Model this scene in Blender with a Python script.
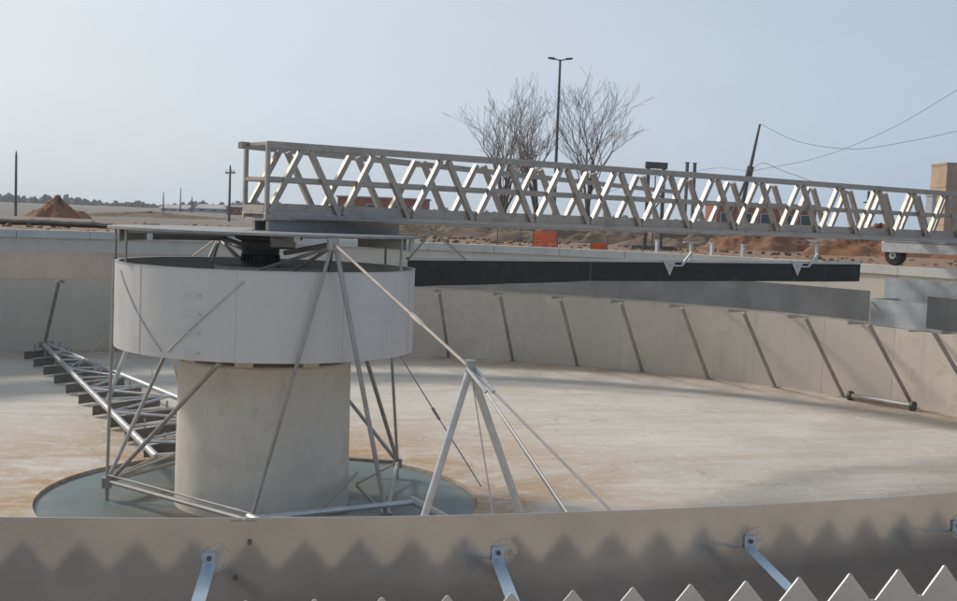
import bpy, math, random
from math import sin, cos, pi, radians as rad, degrees
from mathutils import Vector, Matrix
random.seed(11)
for o in list(bpy.data.objects): bpy.data.objects.remove(o)
S = bpy.context.scene
COL = S.collection

# ------------------------------------------------------------------ camera
D, CAMH, YAW, PITCH, ROLL = 19.03, 0.789, .1751, .0686, .0376
cam = bpy.data.cameras.new('camera'); cam.sensor_width = 36
cam.lens = 1196.8/957*36; cam.clip_start = .05; cam.clip_end = 9000
camo = bpy.data.objects.new('camera', cam); COL.objects.link(camo)
camo.matrix_world = (Matrix.Translation((0, -D, CAMH)) @ Matrix.Rotation(-YAW, 4, 'Z')
                     @ Matrix.Rotation(pi/2-PITCH, 4, 'X') @ Matrix.Rotation(ROLL, 4, 'Z'))
S.camera = camo
# ------------------------------------------------------------------ light
SUN_AZ, SUN_EL = rad(141), rad(36)          # world angle from +X, elevation
w = bpy.data.worlds.new('World'); S.world = w; w.use_nodes = True
nt = w.node_tree; nt.nodes.clear()
wo = nt.nodes.new('ShaderNodeOutputWorld'); bg = nt.nodes.new('ShaderNodeBackground')
sky = nt.nodes.new('ShaderNodeTexSky'); sky.sky_type = 'NISHITA'; sky.sun_disc = False
sky.sun_elevation = SUN_EL; sky.sun_rotation = pi/2-SUN_AZ
sky.air_density = 1.0; sky.dust_density = 4.0; sky.ozone_density = 1.5; sky.altitude = 100
# a thin even veil of high cloud whitens the blue
veil = nt.nodes.new('ShaderNodeMixRGB'); veil.inputs[0].default_value = .45
veil.inputs[2].default_value = (5.2, 5.5, 5.7, 1)
tc = nt.nodes.new('ShaderNodeTexCoord'); mp = nt.nodes.new('ShaderNodeMapping'); mp.inputs['Scale'].default_value = (1.2, 1.2, 5)
nz = nt.nodes.new('ShaderNodeTexNoise'); nz.inputs['Scale'].default_value = 1.6; nz.inputs['Detail'].default_value = 6; nz.inputs['Roughness'].default_value = .55
mr = nt.nodes.new('ShaderNodeMapRange'); mr.inputs[1].default_value = .3; mr.inputs[2].default_value = .7; mr.inputs[3].default_value = .60; mr.inputs[4].default_value = .72
nt.links.new(tc.outputs['Generated'], mp.inputs['Vector']); nt.links.new(mp.outputs[0], nz.inputs['Vector'])
# ... and thicker low down, where the line of sight through it is longer
sx = nt.nodes.new('ShaderNodeSeparateXYZ'); nt.links.new(tc.outputs['Generated'], sx.inputs[0])
hr = nt.nodes.new('ShaderNodeMapRange'); hr.inputs[1].default_value = 0; hr.inputs[2].default_value = .3; hr.inputs[3].default_value = .2; hr.inputs[4].default_value = 0
ad = nt.nodes.new('ShaderNodeMath'); ad.operation = 'ADD'; nt.links.new(sx.outputs[2], hr.inputs[0]); nt.links.new(hr.outputs[0], ad.inputs[0])
nt.links.new(nz.outputs[0], mr.inputs[0]); nt.links.new(mr.outputs[0], ad.inputs[1]); nt.links.new(ad.outputs[0], veil.inputs[0])
# the veil is brighter towards the sun
vd = nt.nodes.new('ShaderNodeVectorMath'); vd.operation = 'DOT_PRODUCT'
vd.inputs[1].default_value = (cos(SUN_AZ)*cos(SUN_EL), sin(SUN_AZ)*cos(SUN_EL), sin(SUN_EL))
vr = nt.nodes.new('ShaderNodeMapRange'); vr.inputs[1].default_value = -.15; vr.inputs[2].default_value = .75
vm = nt.nodes.new('ShaderNodeMixRGB'); vm.inputs[1].default_value = (3.5, 4.95, 6.9, 1); vm.inputs[2].default_value = (7.7, 8.3, 8.8, 1)
nt.links.new(tc.outputs['Generated'], vd.inputs[0]); nt.links.new(vd.outputs['Value'], vr.inputs[0]); nt.links.new(vr.outputs[0], vm.inputs[0]); nt.links.new(vm.outputs[0], veil.inputs[2])
nt.links.new(sky.outputs[0], veil.inputs[1]); nt.links.new(veil.outputs[0], bg.inputs[0])
bg.inputs[1].default_value = .092
nt.links.new(bg.outputs[0], wo.inputs[0])
sl = bpy.data.lights.new('sun', 'SUN'); sl.energy = 2.15; sl.angle = rad(8); sl.color = (1, .94, .85)
so = bpy.data.objects.new('sun', sl); COL.objects.link(so)
so.rotation_euler = Vector((cos(SUN_AZ)*cos(SUN_EL), sin(SUN_AZ)*cos(SUN_EL), sin(SUN_EL))).to_track_quat('Z', 'Y').to_euler()
so.location = (-20, 30, 40)
S.view_settings.view_transform = 'Standard'; S.view_settings.look = 'None'
S.view_settings.exposure = .17; S.view_settings.gamma = 1; S.view_settings.use_curve_mapping = False
S.render.engine = 'CYCLES'
S.render.resolution_x = 1024; S.render.resolution_y = 643

# ------------------------------------------------------------------ materials
def N(t, kind, **kw):
    n = t.nodes.new(kind)
    for k, v in kw.items(): setattr(n, k, v)
    return n
def mat(name, base, rough=.7, metal=0., var=.25, scale=3., fine=30., bump=.0, bscale=40., stains=(), streak=0., streak_col=(.1,.08,.06), spec=.5, rvar=.1, objvar=0.):
    """base colour with two octaves of noise, optional vertical streaks and coloured stains (colour, scale, low, high, strength)"""
    m = bpy.data.materials.new(name); m.use_nodes = True
    t = m.node_tree; b = t.nodes['Principled BSDF']; L = t.links.new
    geo = N(t, 'ShaderNodeNewGeometry')
    def noise(sc, det=5, rough_=.6, vec=None, dist=0):
        n = N(t, 'ShaderNodeTexNoise'); n.inputs['Scale'].default_value = sc; n.inputs['Detail'].default_value = det
        n.inputs['Roughness'].default_value = rough_; n.inputs['Distortion'].default_value = dist
        L(vec or geo.outputs['Position'], n.inputs['Vector']); return n
    def ramp(src, lo, hi, a=0., b_=1.):
        r = N(t, 'ShaderNodeMapRange'); r.inputs[1].default_value = lo; r.inputs[2].default_value = hi
        r.inputs[3].default_value = a; r.inputs[4].default_value = b_; L(src, r.inputs[0]); return r.outputs[0]
    def mix(a, b_, fac, kind='MIX'):
        x = N(t, 'ShaderNodeMixRGB'); x.blend_type = kind
        for i, v in ((1, a), (2, b_)):
            if isinstance(v, tuple): x.inputs[i].default_value = (*v, 1) if len(v) == 3 else v
            else: L(v, x.inputs[i])
        if isinstance(fac, float): x.inputs[0].default_value = fac
        else: L(fac, x.inputs[0])
        return x.outputs[0]
    dk = tuple(c*(1-var) for c in base); lt = tuple(min(1, c*(1+var)) for c in base)
    n1 = noise(scale, 6); n2 = noise(fine, 3)
    c = mix(dk, lt, ramp(n1.outputs[0], .3, .7))
    c = mix(c, tuple(v*(1-var*.9) for v in base), ramp(n2.outputs[0], .45, .8, 0, .5))
    for (col, sc, lo, hi, st) in stains:
        c = mix(c, col, ramp(noise(sc, 7, .62, dist=.4).outputs[0], lo, hi, 0, st))
    if streak:
        mp = N(t, 'ShaderNodeMapping'); mp.inputs['Scale'].default_value = (1, 1, .06); L(geo.outputs['Position'], mp.inputs['Vector'])
        c = mix(c, streak_col, ramp(noise(3.2, 6, .65, mp.outputs[0]).outputs[0], .48, .75, 0, streak))
    if objvar:
        oi = N(t, 'ShaderNodeObjectInfo')
        c = mix(c, tuple(v*(1-objvar) for v in base), ramp(oi.outputs['Random'], 0, 1, 0, .8))
    L(c, b.inputs['Base Color'])
    b.inputs['Metallic'].default_value = metal
    b.inputs['Specular IOR Level'].default_value = spec
    L(ramp(n1.outputs[0], .3, .7, max(.05, rough-rvar), min(1, rough+rvar)), b.inputs['Roughness'])
    if bump:
        bn = N(t, 'ShaderNodeBump'); bn.inputs['Strength'].default_value = bump; bn.inputs['Distance'].default_value = .02
        L(noise(bscale, 6, .65).outputs[0], bn.inputs['Height']); L(bn.outputs[0], b.inputs['Normal'])
    m['_h'] = 1
    return m, t, b, c, geo, noise, ramp, mix
def M(*a, **k): return mat(*a, **k)[0]

m_wall = M('wall_concrete', (.635, .57, .485), .9, var=.12, scale=.8, fine=9, bump=.25, bscale=18, streak=.35, streak_col=(.38, .335, .285), stains=(((.47, .41, .345), .5, .5, .75, .5), ((.66, .62, .56), 1.3, .55, .68, .5), ((.42, .37, .31), 2.6, .55, .66, .45), ((.36, .33, .29), 14, .64, .72, .5)), objvar=.12)
m_cope = M('coping_concrete', (.55, .53, .49), .9, var=.1, scale=1.2, fine=12, bump=.25, bscale=20, streak=.25, streak_col=(.28, .26, .24))
m_col = M('column_concrete', (.65, .60, .52), .9, var=.09, scale=.9, fine=8, bump=.25, bscale=14, streak=.25, streak_col=(.45, .40, .335), stains=(((.50, .445, .375), 1.1, .50, .68, .6), ((.66, .62, .56), 2.1, .56, .68, .5), ((.40, .36, .30), 5.5, .6, .7, .4), ((.36, .32, .27), 22, .66, .72, .5)))
m_galv = M('galvanised_steel', (.50, .50, .50), .45, .55, var=.14, scale=5, fine=40, bump=.04, rvar=.1, stains=(((.34, .33, .32), 2.2, .55, .8, .5),))
m_tube = M('tube_steel', (.36, .345, .33), .5, .5, var=.2, scale=3, fine=30, stains=(((.25, .17, .11), 4, .58, .8, .5),))
m_dark = M('dark_steel', (.12, .115, .11), .6, .4, var=.3, scale=4)
m_stain = M('stainless_plate', (.42, .42, .43), .15, .86, var=.13, scale=1.5, fine=18, rvar=.03, stains=(((.33, .325, .325), 3.5, .5, .75, .5), ((.56, .54, .52), 9, .62, .8, .35)), streak=.25, streak_col=(.33, .315, .31))
m_weir = M('weir_plate', (.50, .485, .47), .45, .4, var=.12, scale=4, fine=40, stains=(((.42, .40, .38), 6, .55, .8, .5),))
m_strap = M('strap_steel', (.42, .50, .58), .42, .5, var=.12, scale=12)
m_feed = M('feedwell_sheet', (.60, .58, .555), .5, .12, var=.10, scale=1.4, fine=10, stains=(((.46, .44, .42), 1.7, .5, .68, .6), ((.63, .62, .61), 3.1, .55, .7, .5), ((.42, .36, .30), 6, .62, .72, .45)), streak=.5, streak_col=(.42, .395, .37), rvar=.07, objvar=.08)
m_rubber = M('black_rubber', (.018, .018, .019), .7, var=.5, scale=2.5, fine=20, stains=(((.06, .058, .055), 3, .5, .8, .6),))
m_alu = M('bridge_aluminium', (.40, .355, .31), .48, .65, var=.1, scale=2.5, fine=35, rvar=.08, stains=(((.24, .205, .17), 3, .52, .7, .7), ((.20, .155, .12), 9, .6, .7, .5),))
m_deck = M('deck_plate', (.30, .29, .28), .5, .5, var=.2, scale=4)
m_motor = M('motor_paint', (.03, .033, .035), .5, .1, var=.3)
m_white = M('white_paint', (.62, .62, .6), .6, var=.1, scale=6)
m_bark = M('bark', (.15, .115, .095), .95, var=.3, scale=3)
m_twig = M('twig_bark', (.20, .155, .135), .95, var=.25, scale=2)
m_pole = M('weathered_timber', (.14, .125, .115), .9, var=.3, scale=2)
m_lamp = M('lamp_steel', (.10, .105, .11), .5, .4, var=.2)
m_orange = M('orange_mesh', (.85, .15, .05), .7, var=.2, scale=8)
m_redwall = M('red_wall', (.30, .10, .065), .9, var=.25, scale=.5, fine=3)
m_roof = M('roof_sheet', (.34, .30, .28), .6, var=.2, scale=.5)
m_brick = M('brick_face', (.42, .29, .20), .9, var=.2, scale=.8, fine=4, streak=.3)
m_pale = M('pale_wall', (.52, .53, .54), .8, var=.1, scale=.3)
m_glass = M('dark_glass', (.05, .06, .07), .15, var=.2)
m_pipe = M('black_pipe', (.03, .028, .026), .6, var=.3, scale=2)
m_wire = M('wire', (.20, .21, .23), .6, var=.1)
m_wood = M('far_foliage', (.075, .085, .07), .95, var=.35, scale=.06, fine=.4)
m_soilheap = M('red_soil', (.20, .085, .04), .98, var=.3, scale=.7, fine=5, bump=.6, bscale=3, stains=(((.26, .16, .09), 1.1, .5, .7, .7), ((.10, .06, .04), 2.3, .55, .75, .6)))

# floor: pale concrete, washed mud and rust stains
m_floor, t, b, c, geo, noise, ramp, mix = mat('tank_floor_concrete', (.55, .505, .44), .88, var=.09, scale=.55, fine=6, bump=.2, bscale=9,
    stains=(((.42, .36, .29), .35, .5, .72, .55), ((.60, .575, .53), .9, .55, .75, .6)))
Lk = t.links.new
sep = N(t, 'ShaderNodeSeparateXYZ'); Lk(geo.outputs['Position'], sep.inputs[0])
vl = N(t, 'ShaderNodeVectorMath'); vl.operation = 'LENGTH'
fl = N(t, 'ShaderNodeVectorMath'); fl.operation = 'MULTIPLY'; fl.inputs[1].default_value = (1, 1, 0)
Lk(geo.outputs['Position'], fl.inputs[0]); Lk(fl.outputs[0], vl.inputs[0])
def mul(a, b_):
    x = N(t, 'ShaderNodeMath'); x.operation = 'MULTIPLY'
    for i, v in ((0, a), (1, b_)):
        if isinstance(v, float): x.inputs[i].default_value = v
        else: Lk(v, x.inputs[i])
    return x.outputs[0]
# rust-brown mud ring round the sump, and a silty margin at the foot of the wall
mudn = ramp(noise(.75, 7, .65, dist=.8).outputs[0], .34, .54)
c = mix(c, (.40, .255, .145), mul(ramp(vl.outputs['Value'], 3.8, 8.6, .95, 0.), mudn))
c = mix(c, (.36, .25, .155), mul(ramp(vl.outputs['Value'], 15.3, 16.9, 0., .9), ramp(noise(1.1, 6).outputs[0], .3, .6)))
# long smears dragged round the floor by sweeping water
mpg = N(t, 'ShaderNodeMapping'); mpg.inputs['Scale'].default_value = (.28, 1.7, 1); mpg.inputs['Rotation'].default_value = (0, 0, .25); Lk(geo.outputs['Position'], mpg.inputs['Vector'])
c = mix(c, (.44, .35, .26), ramp(noise(1.0, 7, .66, mpg.outputs[0], .6).outputs[0], .5, .66, 0, .6))
c = mix(c, (.62, .59, .55), ramp(noise(1.7, 5, .6, mpg.outputs[0]).outputs[0], .56, .72, 0, .5))
# sharper blotches, hairline cracks in patches, grit
c = mix(c, (.47, .41, .335), ramp(noise(2.4, 8, .72, dist=.5).outputs[0], .55, .62, 0, .45))
c = mix(c, (.66, .63, .585), ramp(noise(3.6, 8, .7, dist=.3).outputs[0], .57, .63, 0, .45))
vo = N(t, 'ShaderNodeTexVoronoi'); vo.feature = 'DISTANCE_TO_EDGE'; vo.inputs['Scale'].default_value = .33
wv = N(t, 'ShaderNodeVectorMath'); wv.operation = 'ADD'; wn_ = noise(.9, 6, .7); Lk(geo.outputs['Position'], wv.inputs[0]); Lk(wn_.outputs['Color'], wv.inputs[1]); Lk(wv.outputs[0], vo.inputs['Vector'])
c = mix(c, (.27, .22, .17), mul(ramp(vo.outputs['Distance'], .0, .006, .75, 0.), ramp(noise(.4, 3).outputs[0], .46, .58)))
c = mix(c, (.30, .25, .20), ramp(noise(28, 3, .6).outputs[0], .66, .74, 0, .5))
# scattered dark specks of debris
c = mix(c, (.16, .13, .10), ramp(noise(7, 2, .5).outputs[0], .72, .78, 0, .7))
Lk(c, b.inputs['Base Color'])
m_sump, t, b, c, geo, noise, ramp, mix = mat('sump_lining', (.125, .16, .162), .5, var=.14, scale=1.0, fine=7, bump=.08, stains=(((.14, .14, .115), 1.3, .52, .75, .6), ((.26, .30, .31), .8, .55, .8, .5)))

# silt and algae washed up against the column foot
Lk = t.links.new; vl = N(t, 'ShaderNodeVectorMath'); vl.operation = 'LENGTH'
fl = N(t, 'ShaderNodeVectorMath'); fl.operation = 'MULTIPLY'; fl.inputs[1].default_value = (1, 1, 0); Lk(geo.outputs['Position'], fl.inputs[0]); Lk(fl.outputs[0], vl.inputs[0])
c = mix(c, (.115, .10, .065), mul(ramp(vl.outputs['Value'], 1.35, 3.0, 1., 0.), ramp(noise(1.6, 7, .65, dist=.7).outputs[0], .34, .50)))
c = mix(c, (.30, .26, .20), mul(ramp(vl.outputs['Value'], 3.1, 3.45, 0., .6), ramp(noise(2.2, 6).outputs[0], .4, .65)))
Lk(c, b.inputs['Base Color'])

# ground: dry field, worked red soil next to the tank
m_ground, t, b, c, geo, noise, ramp, mix = mat('dry_ground', (.17, .145, .12), .98, var=.2, scale=.05, fine=1.2, bump=.4, bscale=2,
    stains=(((.22, .195, .16), .02, .48, .66, .7), ((.12, .105, .085), .09, .52, .7, .6)))
Lk = t.links.new
vl = N(t, 'ShaderNodeVectorMath'); vl.operation = 'LENGTH'; Lk(geo.outputs['Position'], vl.inputs[0])
mm = N(t, 'ShaderNodeMath'); mm.operation = 'MULTIPLY'
Lk(ramp(vl.outputs['Value'], 26, 62, .95, 0.), mm.inputs[0]); Lk(ramp(noise(.25, 6).outputs[0], .36, .58, .25, 1.), mm.inputs[1])
c = mix(c, (.27, .13, .06), mm.outputs[0])
Lk(c, b.inputs['Base Color'])

# ------------------------------------------------------------------ mesh helpers
class MB:
    def __init__(s): s.v = []; s.f = []
    def add(s, vs, fs):
        o = len(s.v); s.v += [tuple(p) for p in vs]; s.f += [tuple(i+o for i in f) for f in fs]; return s
    def tube(s, pts, r, n=8, cap=True):
        pts = [Vector(p) for p in pts]; rs = r if isinstance(r, (list, tuple)) else [r]*len(pts)
        vs, fs = [], []; prev = None
        for i, p in enumerate(pts):
            d = (pts[min(i+1, len(pts)-1)]-pts[max(i-1, 0)]).normalized()
            if prev is None: a = d.orthogonal().normalized()
            else: a = (prev-d*prev.dot(d)).normalized()
            prev = a; bb = d.cross(a)
            for k in range(n):
                th = 2*pi*k/n; vs.append(p+(a*cos(th)+bb*sin(th))*rs[i])
        for i in range(len(pts)-1):
            for k in range(n):
                fs.append((i*n+k, i*n+(k+1) % n, (i+1)*n+(k+1) % n, (i+1)*n+k))
        if cap: fs.append(tuple(range(n-1, -1, -1))); fs.append(tuple(range((len(pts)-1)*n, len(pts)*n)))
        return s.add(vs, fs)
    def bar(s, p, q, w, h, up=(0, 0, 1), ext=0.):
        """rectangular bar from p to q, w across and h along up"""
        p, q, up = Vector(p), Vector(q), Vector(up); d = (q-p).normalized(); p = p-d*ext; q = q+d*ext
        x = d.cross(up)
        if x.length < 1e-4: x = d.orthogonal()
        x.normalize(); u = x.cross(d).normalized(); x *= w/2; u *= h/2
        vs = [p-x-u, p+x-u, p+x+u, p-x+u, q-x-u, q+x-u, q+x+u, q-x+u]
        return s.add(vs, [(3, 2, 1, 0), (4, 5, 6, 7), (0, 1, 5, 4), (1, 2, 6, 5), (2, 3, 7, 6), (3, 0, 4, 7)])
    def box(s, lo, hi):
        x0, y0, z0 = lo; x1, y1, z1 = hi
        vs = [(x0, y0, z0), (x1, y0, z0), (x1, y1, z0), (x0, y1, z0), (x0, y0, z1), (x1, y0, z1), (x1, y1, z1), (x0, y1, z1)]
        return s.add(vs, [(3, 2, 1, 0), (4, 5, 6, 7), (0, 1, 5, 4), (1, 2, 6, 5), (2, 3, 7, 6), (3, 0, 4, 7)])
    def arc(s, r0, r1, z0, z1, a0, a1, n):
        """solid ring sector between radii and heights, angles in degrees"""
        full = abs(a1-a0) >= 359.99; m = n if full else n+1
        for i in range(m):
            a = rad(a0+(a1-a0)*i/n); ca, sa = cos(a), sin(a)
            s.v += [(r0*ca, r0*sa, z0), (r1*ca, r1*sa, z0), (r1*ca, r1*sa, z1), (r0*ca, r0*sa, z1)]
        o = len(s.v)-4*m
        for i in range(n):
            a, c_ = o+4*i, o+4*((i+1) % m)
            s.f += [(a, a+1, c_+1, c_), (a+1, a+2, c_+2, c_+1), (a+2, a+3, c_+3, c_+2), (a+3, a, c_, c_+3)]
        if not full: s.f += [(o, o+3, o+2, o+1), (o+4*n, o+4*n+1, o+4*n+2, o+4*n+3)]
        return s
    def lathe(s, prof, n=48, c=(0, 0)):
        o = len(s.v)
        for (r, z) in prof:
            for k in range(n): s.v.append((c[0]+r*cos(2*pi*k/n), c[1]+r*sin(2*pi*k/n), z))
        for i in range(len(prof)-1):
            for k in range(n): s.f.append((o+i*n+k, o+i*n+(k+1) % n, o+(i+1)*n+(k+1) % n, o+(i+1)*n+k))
        return s
    def prism(s, poly, off):
        """polygon (3-D points) extruded along off"""
        n = len(poly); off = Vector(off); vs = [Vector(p) for p in poly]+[Vector(p)+off for p in poly]
        return s.add(vs, [tuple(range(n-1, -1, -1)), tuple(range(n, 2*n))]+[(k, (k+1) % n, n+(k+1) % n, n+k) for k in range(n)])
    def mesh(s, name, m, smooth=None, loc=(0, 0, 0)):
        me = bpy.data.meshes.new(name); lx, ly, lz = loc
        me.from_pydata([(x-lx, y-ly, z-lz) for x, y, z in s.v], [], s.f); me.materials.append(m)
        import bmesh
        bm = bmesh.new(); bm.from_mesh(me); bmesh.ops.recalc_face_normals(bm, faces=bm.faces); bm.to_mesh(me); bm.free()
        if smooth is not None:
            for p in me.polygons: p.use_smooth = True
            me.set_sharp_from_angle(angle=rad(smooth))
        return me
def root_loc(o):
    v = Vector((0, 0, 0))
    while o is not None: v = v+o.location; o = o.parent
    return v
def obj(name, me, parent=None, rz=0., loc=(0, 0, 0)):
    o = bpy.data.objects.new(name, me); COL.objects.link(o); o.parent = parent; o.rotation_euler.z = rz; o.location = loc; return o
def part(name, mb, m, parent, smooth=35, bevel=0):
    o = obj(name, mb.mesh(name, m, smooth, root_loc(parent)), parent)
    if bevel:
        bv = o.modifiers.new('bevel', 'BEVEL'); bv.width = bevel; bv.segments = 2; bv.limit_method = 'ANGLE'
    return o
def tag(o, label=None, cat=None, group=None, kind=None):
    if label: o['label'] = label
    if cat: o['category'] = cat
    if group: o['group'] = group
    if kind: o['kind'] = kind
    return o
def thing(name, loc, label, cat, group=None):
    return tag(obj(name, None, None, 0, loc), label, cat, group)
def solo(name, mb, m, loc, label, cat, group=None, smooth=35):
    return tag(obj(name, mb.mesh(name, m, smooth, loc), None, 0, loc), label, cat, group)
def structure(name, mb, m, smooth=35):
    return tag(obj(name, mb.mesh(name, m, smooth)), kind='structure')
def pol(r, a, z): return Vector((r*cos(rad(a)), r*sin(rad(a)), z))

R = 17.42; ZB = -3.42; RB = 14.08; ZBT = -.48; ZBB = -1.15; RW = 14.5
GZ = -.14
# ================================================================== SETTING
# ground sheet with the tank cut out of it, reaching the horizon
g = MB(); rings = [17.80, 18.6, 20, 22, 25, 29, 34, 42, 55, 75, 110, 180, 320, 700, 1500]; na = 144
def gz(r, a, k):
    if r < 18.3 or r > 400: return GZ
    return GZ+.05*sin(a*7+r*.8)*min(1, (r-18)/6)+random.uniform(-.05, .05)
for r in rings:
    for k in range(na):
        a = 2*pi*k/na; g.v.append((r*cos(a), r*sin(a), gz(r, a, k)))
for i in range(len(rings)-1):
    for k in range(na): g.f.append((i*na+k, (i+1)*na+k, (i+1)*na+(k+1) % na, i*na+(k+1) % na))
structure('ground', g, m_ground, 60)
# tank floor: shallow cone falling to the sump
f = MB(); RS = 3.42; ZS = -3.72
f.lathe([(R+.03, ZB-.0), (15, ZB-.045), (10, ZB-.15), (6, ZB-.24), (RS, ZS), (RS, ZS-.07)], 160)
structure('tank_floor', f, m_floor, 40)
s_ = MB(); s_.lathe([(RS+.05, ZS-.06), (1.0, ZS-.085)], 96); structure('sump_floor', s_, m_sump)

# ================================================================== TANK WALL
NP = 55; PA = 360/NP; A0 = 25.9
wall = thing('tank_wall', (0, 0, ZB), 'curved concrete wall of round tank with sloping struts along its foot', 'wall')
pm = MB().arc(R, R+.32, -.10, 3.20, 0.025, PA-.025, 5).mesh('wall_panel', m_wall, 30)
cm = MB().arc(R-.06, R+.38, 3.202, 3.42, 0.02, PA-.02, 5).mesh('coping', m_cope, 30)
jm = MB().arc(R+.004, R+.30, -.10, 3.2, -.0249, .0249, 1).mesh('joint', m_cope)
for k in range(NP):
    a = rad(A0+(k+.37)*PA)
    obj('wall_panel', pm, wall, a); obj('coping_slab', cm, wall, a); obj('joint_filler', jm, wall, a)
# ------------------------------------------------------------------ launder
la = thing('effluent_launder', (0, 0, -1.42), 'steel overflow trough with toothed weir running round inside of tank wall', 'trough')
m_lfloor = M('launder_sheet', (.40, .41, .41), .5, .4, var=.15, scale=1.5, streak=.3, streak_col=(.27, .26, .25), objvar=.15)
fm = MB().arc(RW+.02, 15.25, .20, .23, .04, PA-.04, 4).mesh('trough_floor', m_lfloor, 30)
om = MB().arc(15.25, 15.258, .19, .30, .04, PA-.04, 4).mesh('trough_side', m_lfloor, 30)
nt_, PT = 352, 360/352
def weir_mesh(nteeth, name):
    mb = MB(); r0, r1 = RW, RW+.008; prof = []
    for k in range(nteeth):
        a = k*PT
        prof += [(a, -.815), (a+.05*PT, -.818), (a+.44*PT, -.704), (a+.47*PT, -.693), (a+.5*PT, -.689), (a+.53*PT, -.693), (a+.56*PT, -.704), (a+.95*PT, -.818)]
    prof.append((nteeth*PT, -.815)); n = len(prof)
    for (a, z) in prof:
        ca, sa = cos(rad(a)), sin(rad(a)); zz = z+1.42
        mb.v += [(r0*ca, r0*sa, .19), (r1*ca, r1*sa, .19), (r1*ca, r1*sa, zz), (r0*ca, r0*sa, zz)]
    for i in range(n-1):
        a, c_ = 4*i, 4*i+4
        mb.f += [(a, a+1, c_+1, c_), (a+1, a+2, c_+2, c_+1), (a+2, a+3, c_+3, c_+2), (a+3, a, c_, c_+3)]
    mb.f += [(0, 3, 2, 1), (4*n-4, 4*n-3, 4*n-2, 4*n-1)]
    return mb.mesh(name, m_weir, 20)
wm = weir_mesh(11, 'weir_panel')
lap = MB().arc(RW+.009, RW+.015, .24, .52, -.35, .35, 2).mesh('lap_plate', m_weir)
for k in range(32):
    a = rad(-90+.3*PT+k*11*PT); obj('weir_panel', wm, la, a); obj('lap_plate', lap, la, a)
for k in range(NP): obj('trough_floor', fm, la, rad(A0+k*PA)); obj('trough_side', om, la, rad(A0+k*PA))
# struts and bracket arms; those of the near side stand behind everything and are left out
sm = MB().tube([(15.35, 0, .06), (17.30, 0, -2.02)], .048, 8)
sm = sm.mesh('strut', m_tube, 40)
am = MB(); am.prism([(14.55, -.02, .10), (14.55, -.02, .185), (R-.01, -.02, .185), (R-.01, -.02, .09)], (0, .04, 0)); am = am.mesh('bracket_arm', m_galv)
plm = MB().box((17.2, -.09, -2.04), (17.40, .09, -1.985)).mesh('foot_plate', m_tube)
for k in range(NP):
    d = (A0+k*PA+180) % 360-180
    if -5 < d < 165:
        obj('strut', sm, la, rad(d)); obj('bracket_arm', am, la, rad(d)); obj('foot_plate', plm, la, rad(d))
# ------------------------------------------------------------------ scum baffle
ba = thing('scum_baffle', (0, 0, ZBB), 'dull stainless plate ring hung on straps inside the toothed weir', 'baffle')
BPA = 9.9
def bmesh_(span): return MB().arc(RB-.006, RB, 0, ZBT-ZBB, .02, span-.02, max(4, int(span*1.6))).mesh('baffle_panel', m_stain, 30)
BJ = [22.2]+[32.1+14.85*j for j in range(24)]+[375.9]
bmc = {}
jp = MB().arc(RB+.0005, RB+.006, .02, ZBT-ZBB-.012, -.22, .22, 2).mesh('joint_plate', m_stain)
bolt = MB().tube([(RB+.006, 0, 0), (RB+.020, 0, 0)], .010, 6).mesh('bolt', m_dark)
washer = MB().tube([(RB+.0005, 0, 0), (RB+.004, 0, 0)], .032, 14).mesh('washer', m_galv)
for k in range(len(BJ)-1):
    a = BJ[k]; sp = round(BJ[k+1]-a, 3)
    if sp not in bmc: bmc[sp] = bmesh_(sp)
    p_ = obj('baffle_panel', bmc[sp], ba, rad(a))
    if 0 < k:
        obj('joint_plate', jp, ba, rad(a))
        if 255 < a < 290:
            for i, zz in enumerate((.12, .27, .42, .57)):
                obj('bolt', bolt, ba, rad(a+(.11 if i % 2 else -.11)), (0, 0, zz))
def strap_mesh():
    mb = MB(); w = .027
    z0, z1 = .475, .385                    # bolted high on the baffle, lower on the weir
    def sec(r, z): return [(r, -w, z), (r, w, z)]
    path = [(RB+.007, z0+.055), (RB+.007, z0+.004), (RB+.03, z0-.012), (RW-.03, z1+.01), (RW-.008, z1-.01), (RW-.008, z1-.075)]
    pts = []
    for i, (r, z) in enumerate(path):
        j = max(0, i-1); k = min(len(path)-1, i+1)
        dr, dz = path[k][0]-path[j][0], path[k][1]-path[j][1]; L_ = math.hypot(dr, dz); nx, nz_ = -dz/L_*.0045, dr/L_*.0045
        pts.append(((r-nx*0, z), (r+nx, z+nz_)))
    for (a, b_) in pts:
        k_ = -.03*(a[0]-RB)/(RW-RB); mb.v += [(a[0], k_-w, a[1]), (a[0], k_+w, a[1]), (b_[0], k_+w, b_[1]), (b_[0], k_-w, b_[1])]
    for i in range(len(pts)-1):
        a, c_ = 4*i, 4*i+4
        mb.f += [(a, a+1, c_+1, c_), (a+1, a+2, c_+2, c_+1), (a+2, a+3, c_+3, c_+2), (a+3, a, c_, c_+3)]
    mb.f += [(0, 3, 2, 1), tuple(range(4*len(pts)-4, 4*len(pts)))]
    return mb.mesh('strap', m_strap, 30)
stm = strap_mesh()
wpts = [(RB+.0005, (.058+.009*sin(3*q+1))*cos(q), (.062+.008*sin(2*q))*sin(q)) for q in [2*pi*j/28 for j in range(28)]]
weld = MB().prism(wpts, (.0007, 0, 0)).mesh('weld_patch', M('brushed_weld', (.46, .455, .455), .3, .75, var=.25, scale=25))
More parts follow.
